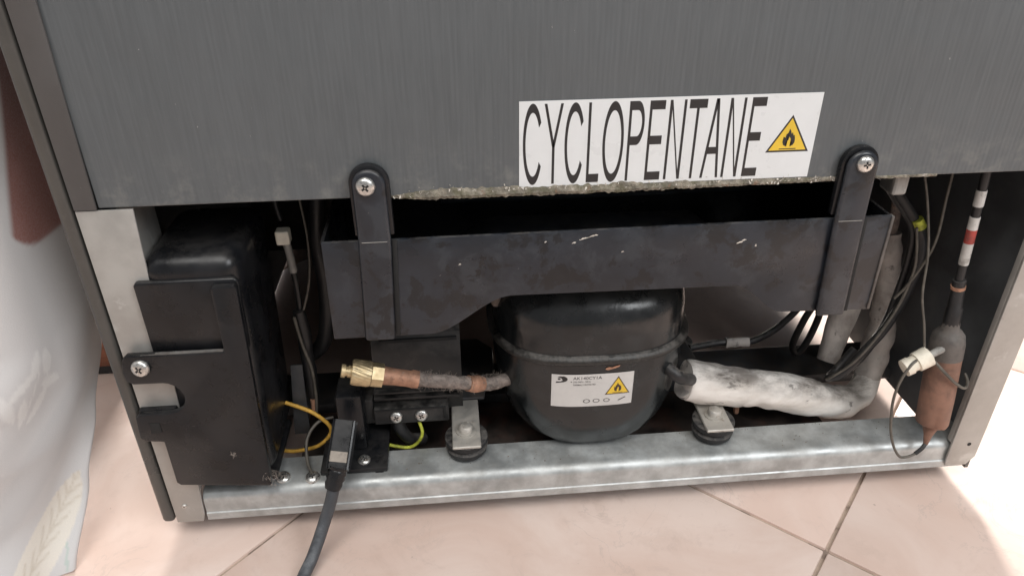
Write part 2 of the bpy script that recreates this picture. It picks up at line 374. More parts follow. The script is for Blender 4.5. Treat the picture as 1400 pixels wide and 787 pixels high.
B('post_web', .5766, .5778, -.0005, .004, .0415, .258, mat='galvanised_post', parent=post_r, bv=.0003)
link_mesh('post_hole', tube([(.5905, -.00275, .0405), (.5905, -.0024, .0405)], .0016, seg=14), 'recess', post_r)
link_mesh('inner_wall', extrude_profile([(.003, .0145), (.235, .016), (.250, .0415), (.36, .0415), (.36, .300), (.003, .300)], .5938, .5964), 'inner_paint', F)  # same cut-out as the side panel, shaped to let light through
link_mesh('inner_wall', extrude_profile([(.003, .019), (.10, .019), (.12, .003), (.53, .003), (.53, .300), (.003, .300)], .0, .0026), 'inner_paint', F)  # lower edge dropped close to the floor to block stray light
link_mesh('compartment_roof', box(.003, .5935, .0035, .40, .300, .310), 'dark_insulation', F)
# insulated wall behind the compressor, leaning over the floor, underside raised on the front feet
link_mesh('insulation_wall', extrude_profile([(.340, .060), (.555, .075), (.555, .299), (.30, .299), (.30, .20)], .003, .5935), 'dark_insulation', F)
link_mesh('unseen_light_block', box(.0, .430, .535, .548, .002, .0745), 'dark_steel', F)  # unseen block added to keep light out from below
link_mesh('unseen_light_block', box(.4304, .590, .535, .548, .040, .0745), 'dark_steel', F)  # unseen block added, raised so some light passes on the right
B('front_door', -.010, .600, .565, .62, .05, TOP, mat='side_sheet', parent=F, bv=.008, seg=3)
link_mesh('top_cover', box(-.0102, .600, -.001, .56, TOP + .0002, TOP + .012, bv=.002), 'side_sheet', F)
for x in (.03, .57): T('levelling_foot', [(x, .50, .0, .017), (x, .50, .012, .017), (x, .50, .012, .006), (x, .50, .075, .006)], 'black_plastic', F, smooth=False, seg=18)

# --- bottom rail (bent galvanised sheet) and rear crossbar
prof = [(.0006, .0160), (-.0004, .0166), (-.0004, .0225), (.0004, .0232), (.0004, .0335)]
prof += [(.0074 - .007 * math.cos(R(a)), .0335 + .007 * math.sin(R(a))) for a in range(10, 91, 10)]
prof += [(.0325, .0405), (.0340, .0390), (.0340, .0300), (.0328, .0300), (.0328, .0388), (.0321, .0393), (.0074, .0393)]
prof += [(.0074 - .0058 * math.cos(R(a)), .0335 + .0058 * math.sin(R(a))) for a in range(80, -1, -20)] + [(.0016, .0160)]
rail = link_mesh('bottom_rail', extrude_profile(prof, .0215, .5936, nx=24), 'galvanised', F, smooth=35)
for (x, y, w, d) in ((.1452, .0116, .006, .0028), (.1462, .0220, .006, .0028)):
    link_mesh('rail_slot', box(x - w / 2, x + w / 2, y - d / 2, y + d / 2, .0404, .04062), 'recess', rail)
for (x, y) in ((.0764, .0094), (.0974, .0074)): screw('earth_screw', (x, y + .002, .0405), (0, -.25, 1), .0052, rail, turn=random.uniform(0, 80))
B('rear_crossbar', .0030, .5936, .106, .152, .020, .030, mat='dark_steel', parent=F, bv=.0015)
link_mesh('base_plate', box(.080, .505, .036, .105, .0205, .0222, bv=.0005), 'rusty_plate', F)
B('base_tie', .0030, .0210, .054, .105, .0215, .0275, mat='dark_steel', parent=F, bv=.001)

# --- foam crust along the lower edge of the back panel
b = bmesh.new(); N = 420; rows = []
for i in range(N + 1):
    x = .172 + (.5 - .172) * i / N
    fade = min(1, (i / N) * 14, 1.0) * max(.12, min(1, (1 - (x - .30) / .2)))
    hgt = (.0031 + .0022 * noise.noise((x * 60, 1, 0)) + .0016 * noise.noise((x * 260, 5, 0))) * fade
    low = (.0027 + .0014 * noise.noise((x * 90, 9, 0)) + .0014 * noise.noise((x * 400, 3, 0))) * (.35 + .65 * fade)
    pr = [(.0002, .2612 + hgt), (-.0012 * fade - .0002, .2610 + hgt * .55), (-.0022 * fade - .0003, .2606), (-.0018 * fade - .0002, .2606 - low * .7), (.0005, .2606 - low), (.004, .2600 - low * .6), (.0045, .2596)]
    rows.append([b.verts.new((x, y + .0004 * noise.noise((x * 500, z * 900, 2)), z)) for y, z in pr])
for i in range(N):
    for k in range(6): b.faces.new((rows[i][k], rows[i][k + 1], rows[i + 1][k + 1], rows[i + 1][k]))
link_mesh('foam_crust', b, 'foam_crust', F)
b = bmesh.new()
for i in range(260):
    x = random.uniform(.172, .46); z = .2615 + abs(random.gauss(0, .0022)) - .0015; s = random.uniform(.0003, .0011)
    c = Vector((x, -.0008 - random.random() * .0012, z))
    if z > .264: c.y = -.0006; s *= .8
    v = [b.verts.new(c + Vector((random.uniform(-s, s), random.uniform(-s * .5, s * .5), random.uniform(-s, s) * 1.3))) for _ in range(4)]
    for t in ((0, 1, 2), (0, 1, 3), (0, 2, 3), (1, 2, 3)): b.faces.new([v[k] for k in t])
fk = link_mesh('paint_flakes', b, 'flake', F); fk['kind'] = 'stuff'

b = bmesh.new()
for i in range(230):
    x = random.uniform(.06, .57); y = random.uniform(.009, .031) if random.random() < .8 else random.uniform(.03, .033); s_ = random.uniform(.0002, .0008)
    c = Vector((x, y, .0406 + s_ * .4))
    v = [b.verts.new(c + Vector((random.uniform(-s_, s_), random.uniform(-s_, s_), random.uniform(-s_, s_) * .5))) for _ in range(4)]
    for t in ((0, 1, 2), (0, 1, 3), (0, 2, 3), (1, 2, 3)): b.faces.new([v[k] for k in t])
dbr = link_mesh('rail_debris', b, 'debris', rail); dbr['kind'] = 'stuff'

# --- big chemical sticker
def quads_mesh(quads, y, bm=None):
    bm = bm or bmesh.new()
    for q in quads: bm.faces.new([bm.verts.new((x, y, z)) for x, z in q])
    return bm
def ring_quads(cx, cz, a, c, wa, wc, a0, a1, n=48):
    out = []
    for i in range(n):
        t0 = R(a0 + (a1 - a0) * i / n); t1 = R(a0 + (a1 - a0) * (i + 1) / n)
        out.append([(cx + a * math.cos(t0), cz + c * math.sin(t0)), (cx + a * math.cos(t1), cz + c * math.sin(t1)), (cx + (a - wa) * math.cos(t1), cz + (c - wc) * math.sin(t1)), (cx + (a - wa) * math.cos(t0), cz + (c - wc) * math.sin(t0))])
    return out
def stroke(x0, z0, x1, z1, w): return [(x0, z0), (x0 + w, z0), (x1 + w, z1), (x1, z1)]
Z0, Z1 = .2648, .3114; H = Z1 - Z0; WV = .00150; WH = .0051
def letter(ch, x0, x1):
    w = x1 - x0; cx = (x0 + x1) / 2; cz = (Z0 + Z1) / 2; e = .0003
    if ch == 'C': return ring_quads(cx + .0004, cz, w / 2 + .0004, H / 2 + e, WV, WH, 33, 328)
    if ch == 'O': return ring_quads(cx, cz, w / 2, H / 2 + e, WV, WH, 0, 360, 64)
    if ch == 'Y':
        zm = Z0 + .47 * H
        return [stroke(x0, Z1, cx - WV / 2, zm, WV), stroke(x1 - WV, Z1, cx - WV / 2, zm, WV), stroke(cx - WV / 2, zm, cx - WV / 2, Z0, WV)]
    if ch == 'L': return [stroke(x0, Z0, x0, Z1, WV), [(x0 + WV, Z0), (x1, Z0), (x1, Z0 + WH), (x0 + WV, Z0 + WH)]]
    if ch == 'E':
        q = [stroke(x0, Z0, x0, Z1, WV)]
        for zb, xr in ((Z0, x1), (Z0 + .46 * H, x1 - .0008), (Z1 - WH, x1 - .0002)): q.append([(x0 + WV, zb), (xr, zb), (xr, zb + WH), (x0 + WV, zb + WH)])
        return q
    if ch == 'P':
        r = .27 * H; zc = Z1 - r; xm = x0 + .55 * w
        q = [stroke(x0, Z0, x0, Z1, WV), [(x0 + WV, Z1 - WH), (xm, Z1 - WH), (xm, Z1), (x0 + WV, Z1)], [(x0 + WV, Z1 - 2 * r), (xm, Z1 - 2 * r), (xm, Z1 - 2 * r + WH), (x0 + WV, Z1 - 2 * r + WH)]]
        return q + ring_quads(xm, zc, x1 - xm, r, WV, WH, -90, 90, 24)
    if ch == 'N': return [stroke(x0, Z0, x0, Z1, WV), stroke(x1 - WV, Z0, x1 - WV, Z1, WV), [(x0 + WV, Z1), (x0 + WV, Z1 - .115 * H), (x1 - WV, Z0), (x1 - WV, Z0 + .115 * H)]]
    if ch == 'T': return [stroke(cx - WV / 2, Z0, cx - WV / 2, Z1 - WH, WV), [(x0, Z1 - WH), (x1, Z1 - WH), (x1, Z1), (x0, Z1)]]
    if ch == 'A':
        zb = Z0 + .31 * H; t = .31; k = (zb + .09 * H - Z0) / H
        xl0 = x0 + (cx - .0008 - x0) * t + WV * .9; xr0 = x1 - (x1 - cx - .0008) * t - WV * .9
        xl1 = x0 + (cx - .0008 - x0) * k + WV * .9; xr1 = x1 - (x1 - cx - .0008) * k - WV * .9
        return [stroke(x0, Z0, cx - WV * .62, Z1, WV), stroke(x1 - WV, Z0, cx - WV * .38, Z1, WV), [(xl0, zb), (xr0, zb), (xr1, zb + .09 * H), (xl1, zb + .09 * H)]]
stick = link_mesh('warning_sticker', box(.2466, .4182, -.00045, -.0001, .2630, .3122 + .0008), 'sticker_white', F)
for ch, x0, x1 in (('C', .2487, .2590), ('Y', .2606, .2712), ('C', .2722, .2826), ('L', .2852, .2924), ('O', .2938, .3058), ('P', .3080, .3170), ('E', .3194, .3284), ('N', .3307, .3402), ('T', .3418, .3520), ('A', .3524, .3632), ('N', .3650, .3743), ('E', .3775, .3862)):
    link_mesh('letter', quads_mesh(letter(ch, x0, x1), -.00052), 'ink_black', stick)
def tri(cx, z0, w, h, y, parent, wrap=None, nm='hazard_triangle'):
    def put(name, polys, mat, dy):
        bm = bmesh.new()
        for p in polys:
            bm.faces.new([bm.verts.new((x, y - dy, z)) for x, z in p])
        bmesh.ops.triangulate(bm, faces=bm.faces)
        if wrap:
            bmesh.ops.subdivide_edges(bm, edges=bm.edges, cuts=5, use_grid_fill=True)
            for v in bm.verts: v.co.y = wrap(v.co.x, v.co.z) - dy
        return link_mesh(name, bm, mat, parent)
    apex = (cx, z0 + h); bl = (cx - w / 2, z0); br = (cx + w / 2, z0)
    put(nm, [[bl, br, apex]], 'ink_black' if wrap is None else 'ink_brown', .00004)
    k = .86; c = (cx, z0 + h * .36)
    sc = lambda p: (c[0] + (p[0] - c[0]) * k, c[1] + (p[1] - c[1]) * k)
    put('yellow_field', [[sc(bl), sc(br), sc(apex)]], 'ink_yellow', .00009)
    s = h
    fl_ = [(-.04, .13), (-.13, .17), (-.165, .25), (-.14, .34), (-.155, .40), (-.10, .37), (-.09, .46), (-.045, .50), (-.02, .61), (.02, .56), (.05, .47), (.07, .52), (.115, .42), (.135, .45), (.165, .33), (.165, .24), (.13, .17), (.05, .13), (.09, .20), (.10, .27), (.06, .25), (.05, .34), (.0, .40), (-.01, .31), (-.06, .27), (-.085, .21)]
    put('flame_symbol', [[(cx + x * s, z0 + z * s + .02 * s) for x, z in fl_], [(cx - .23 * s, z0 + .075 * s), (cx + .23 * s, z0 + .075 * s), (cx + .23 * s, z0 + .10 * s), (cx - .23 * s, z0 + .10 * s)]], 'ink_brown' if wrap else 'ink_black', .00014)
tri(.40265, .2788, .0258, .0219, -.00045, stick)

# --- evaporation tray with two hanger straps
out_low = [(.4762, .1697), (.4180, .1712)] + [(.4180 - .0340 * t, .1712 + .0215 * (3 * t * t - 2 * t ** 3)) for t in [i / 12 for i in range(1, 12)]] + [(.3840, .1927), (.2420, .1940)] + [(.2420 - .0520 * t, .1940 - .0250 * (3 * t * t - 2 * t ** 3)) for t in [i / 14 for i in range(1, 14)]] + [(.1900, .1690), (.1304, .1690)]
tray = P('evaporation_tray', [(.1311, .2357), (.4760, .2370)] + out_low, -.0052, -.0026, 'tray_plastic', F, bv=.0006)
P('tray_back', [(.1311, .2440), (.4760, .2450)] + out_low, 0.1075, .1100, 'black_plastic', tray, bv=.0006)  # darker plastic than the front, painting the shade inside the tray
b = bmesh.new()   # channel floor following the lower outline
for side in (0, 1):
    lo = [(x, z + (.0022 if side else 0)) for x, z in out_low]
    va = [b.verts.new((x, -.0025, z)) for x, z in lo]; vb = [b.verts.new((x, .1074, z)) for x, z in lo]
    for i in range(len(lo) - 1): b.faces.new((va[i], va[i + 1], vb[i + 1], vb[i]))
link_mesh('tray_floor', b, 'tray_plastic', tray)
B('tray_side', .1304, .1326, -.0025, .1074, .1715, .2358, mat='black_plastic', parent=tray, bv=.0005)  # inner walls in the darker plastic too, shade put into the colour
B('tray_side', .4740, .4762, -.0025, .1074, .1715, .2369, mat='black_plastic', parent=tray, bv=.0005)
B('rim_lip', .4752, .4772, -.0060, -.0015, .1702, .2368, mat='cap_grey', parent=tray, bv=.0007)  # lighter grey on the rim paints the highlight along its edge
B('inner_rib', .20, .44, .085, .1070, .2180, .2205, mat='tray_plastic', parent=tray, bv=.0005)
def strap(xt, xb, w):
    h = w / 2
    pts = [(xb + h, .1684), (xt + h + .0003, .2376), (xt + h, .2709)] + arc(xt, .2709, h, 10, 170, 14) + [(xt - h, .2709), (xt - h - .0001, .2376), (xb - h, .1684)]
    s = P('hanger_strap', pts, -.0092, -.0054, 'tray_plastic', tray, bv=.0022, seg=3)
    up = [(xt + h + .0024, .2390), (xt + h + .0020, .2709)] + arc(xt, .2709, h + .0020, 10, 170, 14) + [(xt - h - .0020, .2709), (xt - h - .0018, .2390)]
    P('strap_collar', up, -.0053, -.0006, 'black_plastic', tray, bv=.0012)
    P('strap_edge_shade', [(xb + h + .0002, .1700), (xb + h + .0032, .1700), (xt + h + .0034, .2362), (xt + h + .0005, .2362)], -.0058, -.0053, 'recess', tray, bv=.0001)  # near-black strip laid on the face, painting shade beside the strap
    B('strap_seam', xt - h + .002, xt + h - .002, -.00945, -.0090, .23655, .23690, mat='grey_plastic', parent=tray, bv=.0001)
    return s
strap(.1622, .1592, .0186); strap(.4468, .4492, .0190)
screw('strap_screw', (.1607, -.0092, .2712), (0, -1, 0.05), .0054, tray, 35)
screw('strap_screw', (.4470, -.0092, .2730), (0, -1, 0.05), .0050, tray, 10)
# white scuffs and drips on the tray
for (x, z, w, h) in ((.285, .2310, .0055, .0007), (.2905, .2325, .006, .0007), (.3815, .2235, .004, .0008), (.3840, .2250, .003, .0007), (.279, .2285, .0026, .0007), (.2105, .2175, .0016, .0007), (.3090, .2210, .0018, .0005), (.392, .2205, .0012, .0016), (.262, .2300, .0015, .0005)):
    b = bmesh.new(); n = 9
    up_ = [(x + w * (i / (n - 1) - .5), z + .0006 * noise.noise((x * 900 + i, 0, 0)) + h * math.sin(math.pi * i / (n - 1)) + .25 * (w * (i / (n - 1) - .5))) for i in range(n)]
    dn_ = [(px_, z - .0002 + .25 * (px_ - x) + .0004 * noise.noise((px_ * 900, 7, 0))) for px_, _ in up_][::-1]
    b.faces.new([b.verts.new((px_, -.00535, pz_)) for px_, pz_ in up_ + dn_])
    link_mesh('lime_scuff', b, 'flake', tray)

# --- compressor
CX, CY, NE = .3055, .080, 2.75
def ering(a, bb, z, n=72):
    o = []
    for k in range(n):
        t = 2 * math.pi * k / n; c, s = math.cos(t), math.sin(t)
        o.append((CX + a * math.copysign(abs(c) ** (2 / NE), c), CY + bb * math.copysign(abs(s) ** (2 / NE), s), z))
    return o
def loft(rings, caps=True):
    b = bmesh.new(); rv = [[b.verts.new(p) for p in r] for r in rings]; n = len(rv[0])
    for i in range(len(rv) - 1):
        for k in range(n): b.faces.new((rv[i][k], rv[i][(k + 1) % n], rv[i + 1][(k + 1) % n], rv[i + 1][k]))
    if caps: b.faces.new(rv[0][::-1]); b.faces.new(rv[-1])
    return b
def lower_ab(z):
    tab = [(.0412, .028, .047), (.0420, .040, .0545), (.0455, .0480, .0580), (.052, .0558, .0610), (.062, .0625, .0630), (.078, .0682, .0645), (.100, .0710, .0652), (.124, .0722, .0655)]
    for (z0, a0, b0), (z1, a1, b1) in zip(tab, tab[1:]):
        if z <= z1: t = (z - z0) / (z1 - z0); return a0 + (a1 - a0) * t, b0 + (b1 - b0) * t
    return tab[-1][1:]
zs = [.0412, .0420, .0435, .0455, .0485, .052, .057, .062, .070, .078, .088, .100, .112, .124]
comp = link_mesh('compressor', loft([ering(*lower_ab(z), z) for z in zs]), 'compressor_paint', F, smooth=30)
link_mesh('upper_shell', loft([ering(a, bb, z) for z, a, bb in ((.1275, .0712, .0640), (.142, .0711, .0638), (.152, .0704, .0628), (.161, .0682, .0600), (.1685, .0632, .0545), (.1745, .055, .0460), (.1785, .042, .034), (.1805, .026, .020), (.1812, .010, .008))]), 'compressor_paint', comp, smooth=30)
link_mesh('weld_seam', loft([ering(.0716, .0656, .1222), ering(.0742, .0668, .1234), ering(.0756, .0678, .1252), ering(.0752, .0674, .1272), ering(.0720, .0655, .1290), ering(.0690, .0625, .1303)]), 'weld_paint', comp, smooth=60)
def front_y(x, z):
    a, bb = lower_ab(z); u = min(.999, abs((x - CX) / a)); return CY - bb * (1 - u ** NE) ** (1 / NE)
# label on the front of the shell
LX0, LX1, LZ0, LZ1 = .2713, .3297, .0862, .1152
b = bmesh.new(); nx, nz = 30, 6; g = []
for i in range(nx + 1):
    for_ = []
    for k in range(nz + 1):
        x = LX0 + (LX1 - LX0) * i / nx; z = LZ0 + (LZ1 - LZ0) * k / nz
        for_.append(b.verts.new((x, front_y(x, z) - .0004, z)))
    g.append(for_)
for i in range(nx):
    for k in range(nz): b.faces.new((g[i][k], g[i + 1][k], g[i + 1][k + 1], g[i][k + 1]))
link_mesh('rating_label', b, 'label_white', comp)
wrap = lambda x, z: front_y(x, z) - .0004
tri(.3185, .0962, .0182, .0160, 0, comp, wrap, nm='hazard_triangle')
def wrap_poly(name, polys, mat, dy=.00006):
    bm = bmesh.new()
    for p in polys: bm.faces.new([bm.verts.new((x, 0, z)) for x, z in p])
    bmesh.ops.triangulate(bm, faces=bm.faces)
    for v in bm.verts: v.co.y = wrap(v.co.x, v.co.z) - dy
    return link_mesh(name, bm, mat, comp)
def wrap_text(name, txt, x, z, size, width, mat):
    cu = bpy.data.curves.new('t', 'FONT'); cu.body = txt; cu.size = size; cu.offset = size * .018
    to = bpy.data.objects.new('t', cu); col.objects.link(to)
    dg = bpy.context.evaluated_depsgraph_get(); me = bpy.data.meshes.new_from_object(to.evaluated_get(dg))
    bpy.data.objects.remove(to)
    w = max(v.co.x for v in me.vertices) or 1
    for v in me.vertices:
        X = x + v.co.x * width / w; Zv = z + v.co.y; v.co = Vector((X, wrap(X, Zv) - .00006, Zv))
    return link_mesh(name, me, mat, comp)
# logo: a curved beak-like mark over a bar
lg = [(.2752, .1130)] + [(.2752 + .0058 * t, .1138 - .0004 * t) for t in (.3, .6)] + [(.2752 + .0024 + .0048 * math.cos(R(a)), .1112 + .0028 * math.sin(R(a))) for a in range(70, -76, -12)] + [(.2742, .1076), (.2744, .1090), (.2775, .1092), (.2790, .1103), (.2786, .1116), (.2772, .1124)]
wrap_poly('logo_mark', [lg], 'ink_black')
wrap_poly('logo_dot', [[(.2765 + .0011 * math.cos(R(a)), .1113 + .0008 * math.sin(R(a))) for a in range(0, 360, 30)]], 'ink_black')
wrap_poly('rust_patch', [[(.3085, .1188), (.3105, .1180), (.3130, .1186), (.3155, .1192), (.3185, .1205), (.3190, .1217), (.3160, .1213), (.3135, .1203), (.3110, .1207), (.3092, .1200)]], 'copper')
wrap_poly('label_code', [[(.2845, .1085), (.2855, .1085), (.2855, .1093), (.2845, .1093)]], 'ink_grey')
wrap_text('model_number', 'AK140CY1A', .2862, .1108, .0034, .0205, 'ink_grey')
wrap_text('rating_text', '220-240V~ 50Hz', .2862, .1082, .0019, .0125, 'ink_grey')
wrap_text('protection_text', 'THERMALLY PROTECTED', .2862, .1055, .0019, .0160, 'ink_grey')
for cx_, rx in ((.2965, .0026), (.3035, .0026), (.3110, .0024)):
    wrap_poly('approval_mark', [[(cx_ + a_ * math.cos(R(t0)), .0912 + a_ * .72 * math.sin(R(t0))) for a_, t0 in ((rx, t), (rx, t + 30), (rx * .72, t + 30), (rx * .72, t))] for t in range(0, 360, 30)], 'ink_grey')
wrap_poly('approval_bar', [[(.3190, .0905), (.3200, .0900), (.3250, .0925), (.3243, .0932)]], 'ink_grey')
# side fittings
T('shell_stub', [(.236, .060, .150), (.2355, .050, .170), (.235, .046, .19)], 'dirty_pipe', comp, r=.0038)
# mounting arms, rubber feet, bolts
for fx in (.2097, .3990):
    sgn = 1 if fx < .3 else -1
    def strip(path, mat):
        bm = bmesh.new(); prev = None
        for (y, z, dx) in path:
            hw = .0104 + (.004 if y > .060 else 0)
            row = [bm.verts.new((fx + dx + sx * hw, y, z + dz)) for sx, dz in ((-1, 0), (1, 0), (1, .0024), (-1, .0024))]
            if prev:
                for k in range(4): bm.faces.new((prev[k], prev[(k + 1) % 4], row[(k + 1) % 4], row[k]))
            else: bm.faces.new(row)
            prev = row
        bm.faces.new(prev); bmesh.ops.recalc_face_normals(bm, faces=bm.faces); bevel(bm, .0006, 1)
        link_mesh('mounting_arm', bm, mat, comp, smooth=30)
    strip([(.0112, .0562, 0), (.048, .0568, .0), (.056, .0590, 0), (.0595, .0610, 0)], 'bracket_zinc')
    strip([(.0601, .0615, sgn * .001), (.068, .066, sgn * .003), (.076, .067, sgn * .010), (.12, .066, sgn * .012), (.150, .0562, .0)], 'dark_steel')
    for fy in (.0275, .134):
        zt = .0405 if fy < .1 else .030
        T('rubber_foot', [(fx, fy, zt, .0125), (fx, fy, zt + .003, .0150), (fx, fy, .0475, .0158), (fx, fy, .0490, .0132), (fx, fy, .0505, .0132), (fx, fy, .0516, .0158), (fx, fy, .0552, .0160), (fx, fy, .0560, .0150)], 'rubber', comp, smooth=False, seg=28)
    T('foot_bolt', [(fx, .0280, .0585, .0072), (fx, .0280, .0598, .0072), (fx, .0280, .0599, .0052), (fx, .0280, .0640, .0050), (fx, .0280, .0650, .0038), (fx, .0280, .0642, .0024), (fx, .0280, .0625, .0022)], 'bracket_zinc', comp, smooth=False, seg=20)

# --- charging pipe with brass service valve
pipe = T('charging_pipe', [(.2520, .046, .0950), (.2400, .041, .0945), (.2263, .037, .0945), (.2127, .031, .1010), (.1930, .0255, .1085), (.1724, .021, .1155)], 'dirty_pipe', F, r=.0049, seg=18, wob=.0009, wscale=260)
T('copper_bend', [(.2235, .0362, .0955, .0054), (.2180, .0338, .0980, .0062), (.2125, .0310, .1008, .0058)], 'copper', pipe, wob=.0006, wscale=220, seg=18)
A = Vector((.1745, .0213, .1150)); Dv = (Vector((.1205, .0185, .1292)) - A).normalized()
def along(*pairs): return [(*(A + Dv * d), r) for d, r in pairs]
T('copper_stub', along((-.004, .0060), (.000, .0064), (.0022, .0058), (.012, .0060), (.0215, .0066)), 'copper', pipe, smooth=False, wob=.0003, seg=18)
T('hex_nut', along((.0205, .0068), (.0206, .0082), (.0285, .0084), (.0286, .0072)), 'brass', pipe, smooth=False, seg=6).data.shade_flat()
kn = bmesh.new(); rr = []
for d, r0 in ((.0288, .0066), (.0289, .0084), (.031, .0088), (.0335, .0088), (.036, .0088), (.0385, .0088), (.0405, .0088), (.0420, .0084), (.0421, .0062)):
    rg = []; o1 = Dv.orthogonal().normalized(); o2 = Dv.cross(o1)
    for k in range(96):
        th = 2 * math.pi * k / 96 + (d - .03) * 30
        r1 = r0 + (.00022 if k % 4 < 2 else 0) * (1 if .0300 < d < .0415 else 0)
        rg.append(kn.verts.new(A + Dv * d + (o1 * math.cos(th) + o2 * math.sin(th)) * r1))
    rr.append(rg)
for i in range(len(rr) - 1):
    for k in range(96): kn.faces.new((rr[i][k], rr[i][(k + 1) % 96], rr[i + 1][(k + 1) % 96], rr[i + 1][k]))
kn.faces.new(rr[0]); kn.faces.new(rr[-1])
link_mesh('knurled_cap', kn, 'brass', pipe, smooth=25)
T('valve_nipple', along((.0420, .0042), (.0445, .0042), (.0446, .0034), (.0462, .0034), (.0463, .0047), (.0488, .0046), (.0492, .0040), (.0492, .0020), (.0470, .0018)), 'brass', pipe, smooth=False, seg=16)
def hairs(name, n, path, spread, length, rad, parent, mat='lint'):
    b = bmesh.new()
    for i in range(n):
        k = random.random() * (len(path) - 1); i0 = int(k); p = Vector(path[i0]).lerp(Vector(path[i0 + 1]), k - i0)
        d = Vector((random.gauss(0, 1), random.gauss(0, 1), random.gauss(0, 1))).normalized()
        p = p + d * spread; L = length * random.uniform(.4, 1.3); e = (d * .4 + Vector((random.gauss(0, 1), random.gauss(0, 1), random.gauss(0, 1))) * .6).normalized()
        pts = [p, p + e * L * .35 + d * L * .15, p + e * L * .6 + Vector((random.gauss(0, .3), random.gauss(0, .3), random.gauss(0, .3))) * L, p + e * L * .8 + d * L * .1]
        b = tube([(*q, rad) for q in pts], seg=3, n=3, bm=b, cap=False)
    o = link_mesh(name, b, mat, parent); o['kind'] = 'stuff'; return o
hairs('lint', 700, [(.238, .040, .0945), (.2127, .031, .101), (.193, .0255, .1085), (.175, .0213, .115)], .0049, .0032, .00007, pipe)

# --- starting relay and terminal box on the left of the compressor
relay = link_mesh('relay_cover', extrude_profile([(.050, .0815), (.051, .1180), (.056, .1300), (.066, .1380), (.120, .1400), (.120, .060), (.055, .060), (.055, .0800)], .1440, .2085), 'relay_plastic', F)
shade(relay.data, 25)
B('cover_slot', .150, .2060, .0526, .0560, .1245, .1270, mat='recess', parent=relay, bv=.0003)
B('cover_ledge', .1425, .2080, .0455, .0540, .0835, .0855, mat='relay_plastic', parent=relay, bv=.0006)
B('cover_ledge', .1425, .2060, .0445, .0540, .0785, .0810, mat='relay_plastic', parent=relay, bv=.0006)
B('terminal_strip', .1420, .1975, .0400, .0540, .0600, .0745, mat='relay_plastic', parent=relay, bv=.0010)
B('strip_frame', .1440, .1955, .0392, .0402, .0728, .0742, mat='recess', parent=relay, bv=.0002)
B('strip_frame', .1938, .1952, .0392, .0402, .0632, .0728, mat='recess', parent=relay, bv=.0002)
B('cable_clamp', .1330, .1418, .0440, .0600, .0580, .0800, mat='relay_plastic', parent=relay, bv=.0015)
screw('terminal_screw', (.1583, .0400, .0668), (0, -1, .2), .0048, relay, 25)
screw('terminal_screw', (.1770, .0400, .0672), (0, -1, .2), .0048, relay, 60)
T('relay_cable', [(.158, .047, .0605), (.160, .046, .050), (.166, .048, .038), (.176, .056, .030)], 'cable_black', relay, r=.0048)
T('earth_wire', [(.174, .043, .0605), (.1765, .041, .050), (.1735, .041, .041), (.166, .042, .0345), (.155, .044, .0345), (.142, .047, .0375), (.1265, .050, .043)], 'lime_wire', F, r=.0013, seg=8)

# --- black control box on the left post
boxp = link_mesh('control_box', box(.0215, .0790, -.0030, .078, .0560, .2285, bv=.0110, seg=5), 'black_plastic', F, smooth=30)
for v in boxp.data.vertices: v.co.x += (v.co.z) * .033    # leans with the cabinet
lean = lambda x, z: (x, z)
upper = [(.0205, .1660), (.0205, .2130), (.0222, .2155), (.0785, .2155), (.0804, .2130), (.0786, .1660)]
P('upper_flange', upper, -.0052, -.0012, 'black_plastic', boxp, bv=.0012)
lower = [(.0645, .1676), (.0652, .2110), (.0665, .2132), (.0788, .2132), (.0803, .2115), (.0788, .1676), (.0750, .0570), (.0735, .0550), (.0150, .0610), (.0128, .0635), (.0130, .0995)] + [(.0020, .1010), (-.0012, .1035), (.0004, .1205), (.0030, .1228), (.0225, .1228)] + arc(.0225, .1348, .0112, -80, 85, 10, rz=.0118) + [(.0060, .1468), (.0026, .1490), (.0016, .1560), (.0036, .1655), (.0065, .1682), (.0150, .1682)]
P('mounting_plate', lower, -.0105, -.0056, 'black_plastic', boxp, bv=.0011)
B('clip_block', .0004, .0240, -.0054, .0002, .1030, .1225, mat='black_plastic', parent=boxp, bv=.0012)
B('clip_window', .0075, .0140, -.01085, -.0104, .1080, .1160, mat='recess', parent=boxp, bv=.0001)
B('dust_ledge', .0150, .0640, -.0100, -.0072, .16775, .1681, mat='cap_grey', parent=boxp, bv=.0001)
B('bottom_rib', .026, .076, .0, .06, .0505, .0552, mat='black_plastic', parent=boxp, bv=.001)
screw('box_screw', (.0135, -.0105, .1595), (-.1, -1, .1), .0056, boxp, 30)
P('frame_bracket', [(.0785, .046), (.0905, .046), (.0935, .1100), (.0850, .1100)], .052, .054, 'dark_steel', F)
hairs('cobweb', 40, [(.0745, -.011, .056), (.079, .0, .052), (.072, -.011, .066)], .002, .005, .00010, boxp, 'lint')
hairs('dust_fluff', 9, [(.052, -.0107, .082), (.056, -.0107, .087), (.052, -.0107, .090)], .0006, .0045, .00012, boxp, 'lint')

